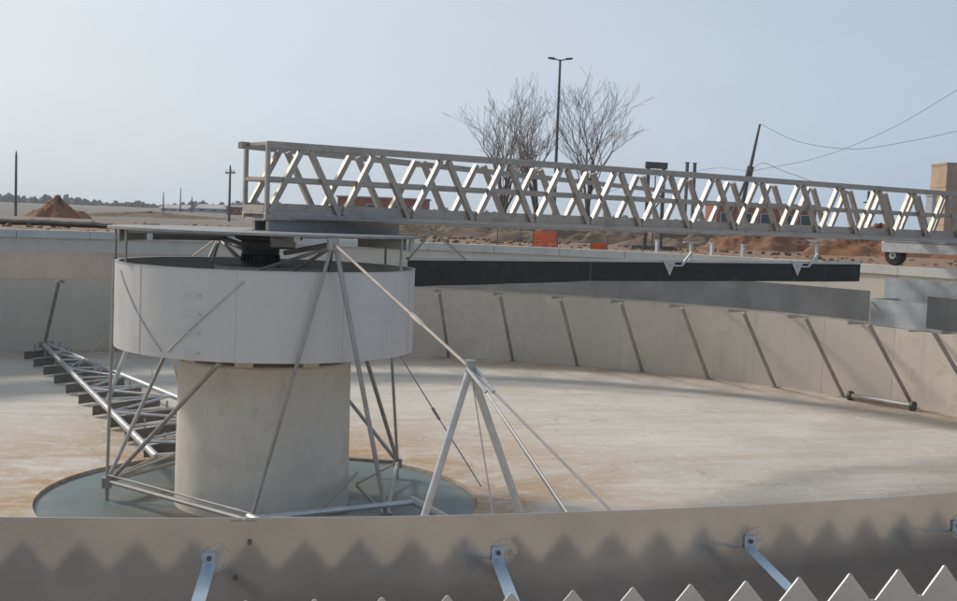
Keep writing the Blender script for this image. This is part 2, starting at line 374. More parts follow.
for k in range(72):
    a = -90.85+4.95*k
    if 16.5 < (a % 360) < 22: continue
    s0 = obj('strap', stm, ba, rad(a))
    if -110 < a < -60 or a > 250:
        obj('washer', washer, ba, rad(a), (0, 0, .505)); obj('bolt', bolt, ba, rad(a), (0.004*cos(rad(a)), .004*sin(rad(a)), .505)); obj('weld_patch', weld, ba, rad(a+.1), (0, 0, .50))

sb = thing('scum_box', (0, 0, -1.3), 'grey sheet steel scum box filling the gap in the baffle ring', 'box')
m_box = M('box_sheet', (.46, .48, .49), .4, .45, var=.15, scale=2, streak=.3, streak_col=(.33, .32, .31))
part('front_sheet', MB().arc(14.36, 14.366, -1.24, -.66, 15.2, 23.0, 8), m_box, sb, 30)
part('back_sheet', MB().arc(15.30, 15.306, -1.2, -.22, 13.5, 24.5, 8), m_box, sb, 30)
part('floor_sheet', MB().arc(14.367, 15.299, -1.26, -1.245, 15.2, 23.0, 8), m_box, sb, 30)
for a in (15.2, 23.0): part('side_sheet', MB().bar(pol(14.37, a, -.95), pol(15.29, a, -.95), .006, .58), m_box, sb)

# ================================================================== CENTRE COLUMN
cc = thing('centre_column', (0, 0, ZS-.2), 'round pale concrete column standing in the sump', 'column')
c1 = MB().lathe([(0.01, ZS-.25), (1.36, ZS-.25), (1.335, -1.55), (1.31, -1.52), (.84, -1.52)], 72); part('shaft', c1, m_col, cc, 30)
c2 = MB().lathe([(.84, -1.53), (.82, -.10), (.80, -.08), (.01, -.08)], 48); part('upper_shaft', c2, m_col, cc, 30)
pad = MB().arc(.98, 1.318, -1.522, -1.335, -6, 6, 4)
padm = pad.mesh('bearing_pad', m_col, 30, (0, 0, ZS-.2))
for k in range(8): obj('bearing_pad', padm, cc, rad(-104+k*45))
ledge = MB().arc(.845, 2.28, -1.335, -1.30, 0, 360, 72)

# ------------------------------------------------------------------ feedwell
RF, ZT, ZF = 2.30, -.058, -1.33
fw = thing('feedwell_drum', (0, 0, ZF), 'wide pale sheet metal drum around top of centre column', 'drum')
NF = 9; FA = 360/NF; FO = -101.5-FA
fpm = MB().arc(RF-.008, RF, 0, ZT-ZF, .06, FA-.06, 14).mesh('drum_panel', m_feed, 30)
flap = MB().arc(RF+.0005, RF+.006, .005, ZT-ZF-.005, -.8, .8, 2).mesh('lap_strip', m_feed, 30)
for k in range(NF): obj('drum_panel', fpm, fw, rad(FO+k*FA)); obj('lap_strip', flap, fw, rad(FO+k*FA))
part('rim_angle', MB().arc(RF-.05, RF+.008, ZT, ZT+.012, 0, 360, 96), m_galv, fw, 30)
part('bottom_plate', ledge, m_feed, fw, 30)
def on_drum(a, z): return pol(RF+.012, a, z)
def drum_rod(a0, z0, a1, z1, r=.010):
    return MB().tube([on_drum(a0+(a1-a0)*i/12, z0+(z1-z0)*i/12) for i in range(13)], r, 6)
part('cross_rod', drum_rod(-157, -.16, -129, -1.24), m_galv, fw); part('cross_rod', drum_rod(-126, -1.24, -98, -.2), m_galv, fw)
for z in (-.42, -.68, -.94, -1.22):
    part('rung', MB().tube([on_drum(-119, z), pol(RF+.05, -118.6, z), pol(RF+.05, -113.4, z), on_drum(-113, z)], .008, 6), m_galv, fw)

# ================================================================== DRIVE PLATFORM above the drum
BANG = degrees(.4428)
pf = thing('drive_platform', (0, 0, .26), 'thin round steel deck with fascia plates and hangers over the drum', 'platform')
part('deck', MB().arc(.35, 2.42, .44, .475, 0, 360, 40), m_deck, pf, 30)
for a0, a1, z0 in ((150, 178, .235), (108, 146, .235), (12, 48, .22), (-20, 8, .22)):
    part('fascia', MB().arc(2.26, 2.275, z0, .437, a0, a1, 8), m_galv, pf, 30)
for a in (172, 38, 100, -80):
    part('floor_beam', MB().bar(pol(.36, a, .40), pol(2.25, a, .40), .09, .076), m_galv, pf)
for a in (176, 33, -33.5, -150):
    part('hanger', MB().tube([pol(2.335, a, .437), pol(2.335, a, -.04)], .022, 6), m_tube, pf)
part('turntable', MB().lathe([(.01, .437), (.5, .437), (.52, .42), (.52, .34), (.42, .30), (.42, .20), (.01, .20)], 32), m_dark, pf, 30)
# drive motor standing on the column head
dm = thing('drive_motor', (0, 0, -.08), 'black finned drive motor under the deck on column head', 'motor')
body = MB().lathe([(.01, -.08), (.30, -.08), (.30, -.03), (.25, -.02), (.25, .10), (.29, .11), (.29, .195), (.01, .195)], 28, (-.12, -.1)); part('housing', body, m_motor, dm, 30)
fin = MB().box((.245, -.008, -.01), (.30, .008, .10))
for k in range(24):
    a = 2*pi*k/24; q = MB(); x, y = -.12, -.1
    q.add([(x+v[0]*cos(a)-v[1]*sin(a), y+v[0]*sin(a)+v[1]*cos(a), v[2]) for v in fin.v], fin.f)
    part('cooling_fin', q, m_motor, dm)
tb = thing('control_box', (0, 0, .2), 'white control box hung below the drive deck', 'box')
part('casing', MB().box((.02, -.62, .235), (.40, -.36, .437)), m_white, tb, bevel=.01)
part('lid', MB().box((.05, -.635, .25), (.37, -.622, .425)), m_white, tb)
part('hinge', MB().box((.03, -.64, .27), (.05, -.623, .30)), m_dark, tb)

# ================================================================== BRIDGE
dv = Vector((cos(.4428), sin(.4428), 0)); nv = Vector((dv.y, -dv.x, 0)); Z = Vector((0, 0, 1))
BW = .395; BT, BB = 1.84, .64; BS, BE = -.27, 19.4
def bp(s, side, z): v = dv*s+nv*BW*side; return Vector((v.x, v.y, z))
br = thing('truss_bridge', (0, 0, .475), 'long silvery lattice truss walkway from drum to tank rim', 'bridge')
for sd in (1, -1):
    part('top_chord', MB().bar(bp(BS, sd, BT-.055), bp(BE, sd, BT-.055), .08, .11), m_alu, br, bevel=.006)
    part('bottom_chord', MB().bar(bp(BS, sd, BB+.055), bp(BE, sd, BB+.055), .08, .11), m_alu, br, bevel=.006)
    part('middle_rail', MB().bar(bp(BS+.03, sd*.955, 1.27), bp(BE, sd*.955, 1.27), .03, .075), m_alu, br)
    part('toe_board', MB().bar(bp(BS+.03, sd*.955, BB+.112+.075), bp(BE, sd*.955, BB+.112+.075), .012, .148), m_alu, br)
    part('end_post', MB().bar(bp(BS+.035, sd, BB+.112), bp(BS+.035, sd, BT-.112), .06, .06, dv), m_alu, br)
    part('end_post', MB().bar(bp(BE-.035, sd, BB+.112), bp(BE-.035, sd, BT-.112), .06, .06, dv), m_alu, br)
    k = 0
    while .4+1.29*k < BE-.8:
        st = .4+1.29*k
        for e in (-1, 1):
            p, q = bp(st+e*.075, sd, BT-.113), bp(st+e*.605, sd, BB+.113)
            part('diagonal', MB().bar(p, q, .09, .082, dv), m_alu, br)
        k += 1
part('deck_plate', MB().box((BS+.03, -BW+.06, BB+.03), (BE-.03, BW-.06, BB+.06)), m_deck, br)
br.children[-1].rotation_euler.z = .4428
for s_ in [BS+.035]+[1.05+1.29*k for k in range(14)]+[BE-.035]:
    part('cross_tie', MB().bar(bp(s_, -.9, BB+.012), bp(s_, .9, BB+.012), .05, .05), m_alu, br)
for z_ in (BT-.035, 1.27): part('end_rail', MB().bar(bp(BS+.035, -.91, z_), bp(BS+.035, .91, z_), .05, .05), m_alu, br)
part('end_plate', MB().bar(bp(BS+.005, -.91, BB+.16), bp(BS+.005, .91, BB+.16), .01, .14), m_alu, br)
for sd in (.62, -.62):
    part('bearing_channel', MB().bar(bp(-.15, sd, .5575), bp(2.2, sd, .5575), .10, .159), m_tube, br)
# end carriage with rubber wheels on the rim
cb0 = dv*17.58
part('carriage_beam', MB().bar(cb0-nv*1.45+Z*.46, cb0+nv*1.15+Z*.46, .36, .26), m_galv, br, bevel=.012)
part('carriage_cap', MB().bar(cb0-nv*1.40+Z*.606, cb0+nv*1.10+Z*.606, .40, .03), m_tube, br)
for sd in (-1.15, .85):
    cx = cb0+nv*sd
    wh = part('wheel', MB().tube([cx-dv*.12+Z*.262, cx-dv*.10+Z*.262, cx-dv*.04+Z*.262, cx+dv*.04+Z*.262, cx+dv*.10+Z*.262, cx+dv*.12+Z*.262], [.19, .245, .26, .26, .245, .19], 36), m_rubber, br, 50)
    part('hub', MB().tube([cx-dv*.135+Z*.262, cx+dv*.135+Z*.262], .10, 18), m_tube, wh, 30)
    part('axle_nut', MB().tube([cx-dv*.155+Z*.262, cx+dv*.155+Z*.262], .035, 6), m_dark, wh)

# ------------------------------------------------------------------ skimmer blade: two black rubber lengths
sk = thing('skimmer_blade', (2.19, .79, -.4), 'black rubber skimmer blade slung below the bridge in two lengths', 'skimmer')
P = [(Vector((2.30, .87, 0)), .045, -.40), (Vector((6.24, 3.73, 0)), .02, -.36), (Vector((12.77, 5.32, 0)), .10, -.28)]
for i in range(2):
    (a, at, ab), (c_, ct, cb) = P[i], P[i+1]; d = (c_-a).normalized(); n_ = Vector((d.y, -d.x, 0))
    c2_ = c_-d*.02; nseg = 14; mb = MB()
    for j in range(nseg+1):
        u = j/nseg; p = a+(c2_-a)*u; zt = at+(ct-at)*u; zb_ = ab+(cb-ab)*u+random.uniform(-.006, .006); off = n_*random.uniform(-.012, .012)
        mb.v += [tuple(p-n_*.01+off+Z*zb_), tuple(p+n_*.01+off+Z*zb_), tuple(p+n_*.01+Z*zt), tuple(p-n_*.01+Z*zt)]
    for j in range(nseg):
        x, y = 4*j, 4*j+4
        mb.f += [(x, x+1, y+1, y), (x+1, x+2, y+2, y+1), (x+2, x+3, y+3, y+2), (x+3, x, y, y+3)]
    mb.f += [(0, 3, 2, 1), tuple(range(4*nseg, 4*nseg+4))]
    part('rubber_strip', mb, m_rubber, sk)
    part('top_angle', MB().bar(a+Z*(at+.03)-n_*.02, c2_+Z*(ct+.03)-n_*.02, .06, .045), m_galv, sk)
def skim(u):   # point along second length
    a, c_ = P[1], P[2]; return a[0]+(c_[0]-a[0])*u, a[1]+(c_[1]-a[1])*u
for u in (.265, .74):
    p, zt = skim(u); d = (P[2][0]-P[1][0]).normalized(); n_ = Vector((d.y, -d.x, 0))
    part('support_bracket', MB().prism([p+n_*.03-d*.16+Z*(zt+.05), p+n_*.03+d*.16+Z*(zt+.05), p+n_*.03+d*.02+Z*(zt-.27)], n_*.012), m_galv, sk)
    e0 = p+n_*.05+Z*(zt-.06)
    part('support_strap', MB().bar(e0, e0+d*.28, .05, .03).bar(e0+d*.28, e0+d*.52+Z*.28, .05, .03, n_), m_galv, sk)
    part('hanger_post', MB().bar(p+d*.52+Z*(zt+.05), p+d*.52+Z*(zt+.40), .05, .05, d).bar(p+d*.34+Z*(zt+.42), p+d*.70+Z*(zt+.42), .06, .03), m_galv, sk)
p, zt = P[0][0], P[0][1]
part('support_arm', MB().tube([p+Z*.05, bp(2.9, .9, BB)], .02, 6), m_tube, sk)
part('support_arm', MB().tube([Vector((3.4, 1.67, .06)), bp(2.7, .9, BB)], .022, 6), m_tube, sk)

# ================================================================== RAKE MECHANISM
AX = 111.5                                    # direction of the far arm
cg = thing('rake_cage', (0, 0, -3.55), 'frame of thin steel tubes hanging round column from the deck', 'cage')
apR = Vector((.88, -2.26, .37)); apL = Vector((-.85, 2.40, .30))
fA = pol(2.38, 179.3, -3.5); fB = pol(2.46, -93.5, -3.5); fB2 = pol(2.85, -52.0, -3.5); fC = pol(2.75, 33, -3.5)
def tb_(p, q, r=.032, name='leg', m=m_tube): return part(name, MB().tube([p, q], r, 8), m, cg, 40)
tb_(apR, fB, .026); tb_(apR+Vector((.03, 0, 0)), fB2, .034)
tb_(apL, fA); tb_(apL, fC)
tb_(pol(2.34, 177, -.04), fA, .026); tb_(pol(2.36, 33, -.04), fC, .026)
tb_(pol(2.24, -106, -1.334), fA+Vector((.04, 0, 0)), .034); tb_(Vector((1.56, -0.42, -1.50)), fC, .034)
for p, q in ((fA, fB), (fB, fB2), (fB2, fC), (fC, fA)):
    if (p, q) != (fC, fA): tb_(p, q, .036, 'base_tube'); 
tb_(fA+Z*.10, fB+Z*.10, .018, 'base_tube'); tb_(fB+Z*.12, fC*.98+Z*.05, .018, 'base_tube') if False else None
midf = pol(2.6, 106, -3.5)
tb_(fC, midf, .036, 'base_tube'); tb_(midf, fA, .036, 'base_tube')
tb_(fA, pol(1.985, 150.2, -3.32), .03, 'brace'); tb_(fA, pol(1.65, 130, -3.15), .024, 'brace'); tb_(pol(2.2, -70, -3.52), pol(1.5, -10, -3.3), .02, 'brace'); tb_(fC, pol(1.5, -5, -3.5), .022, 'brace'); tb_(fB2, pol(1.55, -20, -3.45), .026, 'brace')
for p in (fA, fB, fB2, fC, midf):
    part('foot_bracket', MB().box((p.x-.07, p.y-.07, p.z-.10), (p.x+.07, p.y+.07, p.z+.06)), m_tube, cg)
    part('drop_leg', MB().tube([p-Z*.09, Vector((p.x, p.y, ZS-.07))], .03, 8), m_tube, cg)
for p in (apR, apL):
    part('gusset', MB().tube([p-Z*.10, p+Z*.066], .085, 10), m_tube, cg)
# cross head inside the drum carrying both gussets
for p, q in ((apR, apL),):
    part('cross_head', MB().tube([p-Z*.02, Vector((.25, -.75, .16))], .04, 8), m_tube, cg); part('cross_head', MB().tube([q-Z*.0, Vector((-.25, .75, .16))], .04, 8), m_tube, cg)
for sgn, p in ((1, apR), (-1, apL)):
    side = Vector((.92, .38, 0))
    for e in (-1, 0, 1):
        tgt = Vector((p.x*.45+side.x*.55*e, p.y*.45+side.y*.55*e, -.08))
        part('head_strut', MB().tube([p-Z*.05, tgt], .026, 7), m_tube, cg)

def make_arm(ang, label, stay):
    """tapering tubular arm with scraper blades; along = outwards"""
    da = Vector((cos(rad(ang)), sin(rad(ang)), 0)); sa = Vector((-da.y, da.x, 0))
    ar = thing('scraper_rig', tuple(da*2.2+Z*ZB), label, 'scraper arm', 'rake arms on opposite sides of the column')
    L0, L1 = (2.7 if stay else 1.55), 16.1
    def fz(r): return ZS+(ZB-ZS)*max(0, (r-RS))/(R-RS)
    def ch(r, side):                          # chord position
        u = (r-L0)/(L1-L0); return da*r+sa*side*(1.18*(1-u)+.06)+Z*(fz(r)+.40-.05*u)
    def top(r):
        u = (r-L0)/(L1-L0); return da*r+Z*(fz(r)+.40+.85*(1-u)+.05)
    for sd in (1, -1): part('bottom_chord', MB().tube([ch(L0, sd), ch(L1, sd)], .062, 10), m_galv, ar, 40)
    rs = [L0+(L1-L0)*i/10 for i in range(11)]
    for i in range(10):
        a, c_ = rs[i], rs[i+1]
        part('lattice_brace', MB().tube([ch(a, 1 if i % 2 else -1), ch(c_, -1 if i % 2 else 1)], .026, 7), m_galv, ar, 40)
        part('cross_brace', MB().tube([ch(c_, 1), ch(c_, -1)], .024, 7), m_galv, ar, 40)
    part('cross_brace', MB().tube([ch(L0+.1, 1), ch(L0+.1, -1)], .045, 8), m_galv, ar, 40)
    part('end_plate', MB().bar(da*(L1+.03)+sa*.2+Z*(fz(L1)+.36), da*(L1+.03)-sa*.2+Z*(fz(L1)+.36), .02, .16), m_tube, ar)
    # scraper blades set obliquely, hung close over the floor
    nb = 10
    for i in range(nb):
        r = 3.7+i*1.36; lat = 1.18*(1-(r-L0)/(L1-L0))+.06; half = .62+.30*lat
        bd = (sa*1.0-da*.45).normalized(); c0 = da*r; z0 = fz(r)
        p, q = c0+bd*half*1.12, c0-bd*half
        bl = part('scraper_blade', MB().bar(p+Z*(z0+.135), q+Z*(z0+.135), .014, .20), m_blade, ar)
        part('blade_lip', MB().bar(p+da*.035+Z*(z0+.243), q+da*.035+Z*(z0+.243), .085, .012), m_galv, bl)
        for e in (.6, -.6):
            pt = c0+bd*half*e; part('blade_hanger', MB().bar(pt+Z*(z0+.05)+da*.03, pt+da*.03+Z*(z0+.42), .03, .03), m_tube, bl)
    # A-frame with stay rods
    rA = 6.45; topA = Vector((2.22, -6.12, -.86)) if stay else da*rA+Z*(fz(rA)+2.75)
    for sd in (1, -1): part('mast_leg', MB().tube([topA, ch(rA, sd)], .045, 10), m_galv, ar, 40)
    part('mast_head', MB().tube([topA-Z*.09, topA+Z*.09], .06, 10), m_tube, ar)
    ap = apR if stay else apL
    m1 = ap+(topA-ap)*.66
    part('stay_rod', MB().tube([ap, topA], .020, 8), m_alu, ar, 40)
    part('turnbuckle', MB().tube([ap+(topA-ap)*.62, ap+(topA-ap)*.635, ap+(topA-ap)*.70, ap+(topA-ap)*.715], [.018, .036, .036, .018], 8), m_alu, ar, 40)
    for sd in (1, -1):
        part('cable_clamp', MB().tube([topA+sa*.05*sd+da*.02, topA+(ch(11, sd)-topA)*.09], .022, 8), m_galv, ar)
        part('stay_cable', MB().tube([topA, ch(11, sd)], .013, 6), m_tube, ar, 40)
        part('stay_cable', MB().tube([topA, ch(8.4, sd)], .008, 6), m_tube, ar, 40)
    return ar
m_blade = M('blade_steel', (.20, .185, .165), .6, .4, var=.25, scale=3, stains=(((.26, .17, .10), 3, .5, .75, .6),))
make_arm(AX, 'scraper arm of paired tubes with angled blades running to the far tank wall', False)
make_arm(AX-180, 'scraper arm held by a tall tubular A-frame and bright stay rod', True)
tie = solo('tie_rod', MB().tube([pol(2.72, 36, -1.5), Vector((3.55, .1, -3.62))], .011, 6).tube([pol(2.72, 36, -1.5)*.55+Vector((3.55, .1, -3.62))*.45, pol(2.72, 36, -1.5)*.47+Vector((3.55, .1, -3.62))*.53], .026, 8), m_tube, (3.55, .1, -3.62), 'thin rod with turnbuckle sloping from cage down to sump edge', 'rod')

# ------------------------------------------------------------------ pipe length lying at wall foot
pl_a, pl_b = pol(17.0, 31.2, ZB+.10), pol(16.95, 25.3, ZB+.10)
fp = thing('loose_pipe', tuple(pl_a-Z*.1), 'grey pipe with flanged ends lying along the foot of the wall', 'pipe')
part('barrel', MB().tube([pl_a, pl_b], .075, 14), m_tube, fp, 40)
for p, q in ((pl_a, pl_b), (pl_b, pl_a)):
    d = (p-q).normalized(); part('flange', MB().tube([p-d*.02, p+d*.05], .125, 16), m_dark, fp, 40)
# ================================================================== RIM FURNITURE
def at(px, py, dep):
    """world point of a direction from the viewpoint at a forward distance (used once to survey positions)"""
    x, y = px-478.5, py-300.5; x, y = x*cos(ROLL)+y*sin(ROLL), -x*sin(ROLL)+y*cos(ROLL)
    r, u, fw_ = x/1196.8, -y/1196.8, 1.; fw_, u = fw_*cos(PITCH)+u*sin(PITCH), u*cos(PITCH)-fw_*sin(PITCH)
    d = Vector((r*cos(YAW)+fw_*sin(YAW), -r*sin(YAW)+fw_*cos(YAW), u)); k = dep/fw_
    return Vector((0, -D, CAMH))+d*k
SL = ('thin steel stake behind the rim above the inner end of the black skimmer', 'taller thin stake of the two standing before the big orange netting', 'shorter thin stake of the two standing before the big orange netting', 'thin steel stake at the end of the low orange strip', 'thin steel stake by the foot of the black portal frame')
for i, (px, ang_h) in enumerate(((435, .5), (497, .62), (520, .55), (607, .5), (643, .45))):
    p = at(px, 247, 39+i*-.6); p.z = GZ-.05
    solo('rebar_stake', MB().tube([p, p+Z*(ang_h+.1), p+Z*(ang_h+.12)], [.018, .018, .012], 6), m_dark, tuple(p), SL[i], 'stake', 'stakes behind the far rim')
for i, (px, dep) in enumerate(((657, 36.5), (712, 34.5), (743, 34))):
    p = at(px, 250, dep); p.z = GZ-.03
    solo('rim_post', MB().bar(p, p+Z*.48, .09, .09, dv).bar(p+Z*.48, p+Z*.50, .13, .13, dv), m_white, tuple(p), ('short white square post at the foot of the black portal frame', 'short white rim post between skimmer brackets, nearer the portal frame', 'short white rim post between skimmer brackets, nearer the leaning mast')[i], 'post', 'white posts on the far rim')
# orange safety netting
def netting(x0, x1, dep, h, label):
    a, b_ = at(x0, 247, dep), at(x1, 247, dep); a.z = b_.z = GZ
    nb = thing('safety_net', tuple(a), label, 'safety net')
    d = (b_-a); n = max(4, int(d.length/.07)); nn = Vector((-d.y, d.x, 0)).normalized()
    for j in range(n+1):
        p = a+d*j/n+nn*.03*sin(j*1.3); part('net_strand', MB().bar(p, p+Z*(h*(1-.16*abs(sin(j*.9))))+nn*.05*sin(j*1.7)+d*.02*sin(j*2.3), .035, .006, nn), m_orange, nb)
    for j in range(7):
        z = .03+h*.93*j/6; part('net_band', MB().bar(a+Z*z+nn*.012, b_+Z*z+nn*.012, .006, .05), m_orange, nb)
    for p in (a, b_): part('net_post', MB().tube([p-Z*.06, p+Z*(h+.1)], .02, 6), m_pole, nb)
netting(533, 557, 40, .56, 'bright orange plastic netting standing behind the rim')
netting(591, 607, 39, .22, 'low strip of orange netting behind the rim')
# black pipe along the bank at the far left
pts = [at(-40+k*8, 222.0+.35*k*.3, 46-k*.1) for k in range(20)]
for p in pts: p.z = GZ+.13+random.uniform(-.02, .02)
solo('bank_pipe', MB().tube(pts, .11, 8), m_pipe, tuple(pts[0]-Z*.11), 'long black pipe lying on the soil bank beyond the tank', 'pipe')

# ================================================================== SOIL HEAPS
def heap(name, p, rx, ry, h, label, rot=0., seed=0, m=m_soilheap):
    rnd = random.Random(seed); mb = MB(); nr, na_ = 30, 96
    ph = [rnd.uniform(0, 6.3) for _ in range(8)]
    from mathutils import noise as mn
    for i in range(nr+1):
        u = i/nr
        for k in range(na_):
            a = 2*pi*k/na_; e = 1+.16*sin(2*a+ph[0])+.10*sin(3*a+ph[1])+.06*sin(7*a+ph[2])
            x, y = rx*u*e*cos(a), ry*u*e*sin(a); q3 = Vector((x, y, seed*7.3))
            nz3 = .5*mn.noise(q3*.9)+.3*mn.noise(q3*2.3)+.22*mn.noise(q3*5.5)+.14*mn.noise(q3*11)
            z = h*(max(0, 1-u)**.9*(1+.14*sin(4*a+ph[3]+u*3))*.9)+nz3*min(.5, h*.45)*min(1, (1-u)*4)*min(1, .3+u*2)-.06*u
            mb.v.append((p[0]+x*cos(rot)-y*sin(rot), p[1]+x*sin(rot)+y*cos(rot), GZ+z))
    for i in range(nr):
        for k in range(na_): mb.f.append((i*na_+k, (i+1)*na_+k, (i+1)*na_+(k+1) % na_, i*na_+(k+1) % na_))
    return solo(name, mb, m, (p[0], p[1], GZ-.06), label, 'soil heap', None, 70)
m_brownheap = M('brown_soil', (.16, .115, .075), .98, var=.3, scale=.6, fine=4, bump=.6, bscale=3, stains=(((.22, .16, .11), .8, .5, .72, .7),))
p = at(58, 222, 75); heap('soil_heap', p, 1.75, 1.9, 1.35, 'pointed red earth heap beyond the bank, beside the utility pole', 0, 1)
p = at(480, 225, 62); heap('soil_heap', p, 4.6, 2.2, 1.0, 'long low brown earth bank in front of the bare trees', .1, 2, m_brownheap)
p = at(590, 228, 56); heap('soil_heap', p, 4.4, 2.0, 1.05, 'brown earth bank behind the orange netting', -.1, 3, m_brownheap)
p = at(395, 222, 60); heap('soil_heap', p, 3.6, 1.8, .62, 'low brown earth heap in front of the red shed', .2, 9, m_brownheap)
p = at(770, 235, 50); heap('soil_heap', p, 3.2, 1.9, 1.0, 'red earth heap in front of the long red building', .3, 4)
p = at(880, 238, 47); heap('soil_heap', p, 3.2, 2.0, 1.35, 'tall orange earth heap behind the bridge carriage', .0, 5)
p = at(965, 240, 46); heap('soil_heap', p, 2.4, 1.8, 1.2, 'orange earth heap below the brick tower', .2, 6)
p = at(690, 232, 52); heap('soil_heap', p, 3.4, 1.8, .85, 'dark brown earth heap beside the black steel frame', .2, 7, m_brownheap)
p = at(150, 216, 95); heap('soil_heap', p, 7, 3, .5, 'flat brown earth heap in the field beyond the bank', .2, 8, m_brownheap)

# ================================================================== TREES, POLES AND BUILDINGS
def bare_tree(base, h, spread, lean, label, seed, nstem=4):
    rnd = random.Random(seed); tk, cr = MB(), MB()
    def grow(p, d, L, r, lev):
        n = 3; pts = [p]; rs = [r]
        for i in range(n):
            d = (d+Vector((rnd.uniform(-.14, .14), rnd.uniform(-.14, .14), rnd.uniform(-.02, .16)))).normalized()
            p = p+d*L/n; pts.append(p); rs.append(max(.008, r*(1-.30*(i+1)/n)))
        (tk if lev < 2 else cr).tube(pts, rs, 6 if lev < 2 else 4 if lev < 4 else 3, cap=False)
        if lev >= 5: return
        for c in range({0: nstem, 1: 4, 2: 3, 3: 4, 4: 3}[lev]):
            i = rnd.choice((1, 2, 3)) if c else 3
            az = rnd.uniform(0, 2*pi); up = rnd.uniform(.25, .62) if lev else rnd.uniform(.15, .15+spread)
            x = d.orthogonal().normalized(); y = d.cross(x)
            nd = (d*cos(up)+(x*cos(az)+y*sin(az))*sin(up)).normalized(); nd.z = max(nd.z, .18); nd.normalize()
            grow(pts[i], nd, L*(rnd.uniform(1.15, 1.6) if lev == 0 else rnd.uniform(.58, .80)), rs[i]*rnd.uniform(.52, .72), lev+1)
    grow(Vector(base), Vector((lean[0], lean[1], 1)).normalized(), h*.17, h*.016, 0)
    t_ = thing('bare_tree', tuple(base), label, 'tree', 'leafless trees behind the bridge')
    part('trunk', tk, m_bark, t_, 60); part('crown', cr, m_twig, t_, 60)
def gp(px, dep, dz=0.): p = at(px, 222, dep); p.z = GZ-.08+dz; return p
bare_tree(gp(506, 70), 11.4, .72, (-.30, 0), 'spreading leafless tree leaning away from the double lamp post', 5, 5)
bare_tree(gp(537, 73), 12.2, .16, (-.03, 0), 'narrow upright leafless tree directly beside the double lamp post', 17, 3)
bare_tree(gp(588, 68), 11.6, .36, (.04, 0), 'vase-shaped leafless tree between lamp post and black steel frame', 31, 4)

def lamp_post(px, dep):
    p = gp(px, dep); h = 9.0
    t_ = thing('street_lamp', tuple(p), 'tall slim lamp post with two short arms among bare trees', 'street lamp')
    part('pole', MB().tube([p, p+Z*h], [.10, .055], 10), m_lamp, t_)
    rt = Vector((cos(YAW), -sin(YAW), 0))
    for e in (-1, 1):
        a_ = part('arm', MB().tube([p+Z*(h-.06), p+rt*e*.12+Z*(h-.02), p+rt*e*.3+Z*(h+.03)], .03, 6), m_lamp, t_)
        q = p+rt*e*.28+Z*(h+.03)
        part('lamp_head', MB().prism([q+Vector((0, -.09, -.05)), q+rt*e*.3+Vector((0, -.10, -.01)), q+rt*e*.34+Vector((0, -.08, .03)), q+rt*e*.3+Vector((0, -.08, .07)), q+Vector((0, -.09, .05))], (0, .18, 0)), m_lamp, a_)
lamp_post(553.5, 60)

def utility_pole(px, dep, top_py, label, arm=True, r=.11):
    p = gp(px, dep); h = at(px, top_py, dep).z-p.z
    t_ = thing('utility_pole', tuple(p), label, 'utility pole')
    part('post', MB().tube([p, p+Z*(h-.25), p+Z*h], [r*1.15, r*.8, r*.35], 8), m_pole, t_)
    if arm:
        rt = Vector((cos(YAW+.9), -sin(YAW+.9), 0)); part('crossarm', MB().bar(p-rt*.7+Z*(h-.55), p+rt*.7+Z*(h-.55), .09, .11), m_pole, t_)
        for e in (-.6, 0.25, .6): part('insulator', MB().tube([p+rt*e+Z*(h-.49), p+rt*e+Z*(h-.40), p+rt*e+Z*(h-.34)], [.03, .05, .02], 8), m_white, t_)
    return p+Z*(h-.35)
u1 = utility_pole(15.5, 70, 151, 'lone slim wooden pole standing by the red earth heap', False, .075)
u2 = utility_pole(229, 85, 165, 'wooden pole with crossarm standing just beyond the bridge end', True, .085)
# thin masts far behind on the left
for px, top, dep, lab in ((163, 192, 210, 'thin distant mast at the outer end of the pale shed'), (180, 188, 230, 'tallest of the thin distant masts over the pale shed'), (191.5, 197, 220, 'shortest thin distant mast in the gap between two sheds')):
    p = gp(px, dep); h = at(px, top, dep).z-p.z
    solo('thin_mast', MB().tube([p, p+Z*h], [.16, .08], 6), m_lamp, tuple(p), lab, 'mast', 'masts over the pale sheds')

# leaning mast with prop and cables
lt, lm, lb = at(760, 124, 60), at(748, 165, 60), at(733.5, 232, 60); lb.z = GZ-.1
lk = (lt-lb); 
t_ = thing('leaning_mast', tuple(lb), 'dark mast leaning over with a clamp and trailing cables', 'mast')
part('mast_pole', MB().tube([lb, lb+lk*.6, lt], [.13, .10, .055], 8), m_pole, t_)
q = lb+lk*.62; pr = at(737, 181, 59.6); rtv = Vector((cos(YAW), -sin(YAW), 0))
part('clamp', MB().bar(q-lk.normalized()*.35, q+lk.normalized()*.25, .26, .30), m_pole, t_)
part('prop', MB().tube([q, Vector((pr.x-.9, pr.y-.3, GZ-.05))], .07, 8), m_pole, t_)
def cable(pts, label, r=.012):
    mb = MB(); P_ = [Vector(p) for p in pts]; out = []
    for i in range(len(P_)-1):
        a, b_ = P_[i], P_[i+1]; pa = P_[i-1] if i else a*2-b_; pb = P_[i+2] if i+2 < len(P_) else b_*2-a
        for j in range(10):
            u = j/10; out.append(.5*((2*a)+(b_-pa)*u+(2*pa-5*a+4*b_-pb)*u*u+(-pa+3*a-3*b_+pb)*u**3))
    out.append(P_[-1]); mb.tube(out, r, 5); return solo('overhead_cable', mb, m_wire, tuple(P_[0]), label, 'cable')
cable([q, at(820, 157, 58), at(890, 129, 54), at(957, 90, 50), at(1010, 58, 47)], 'cable sagging from the leaning mast then climbing steeply past brick tower')
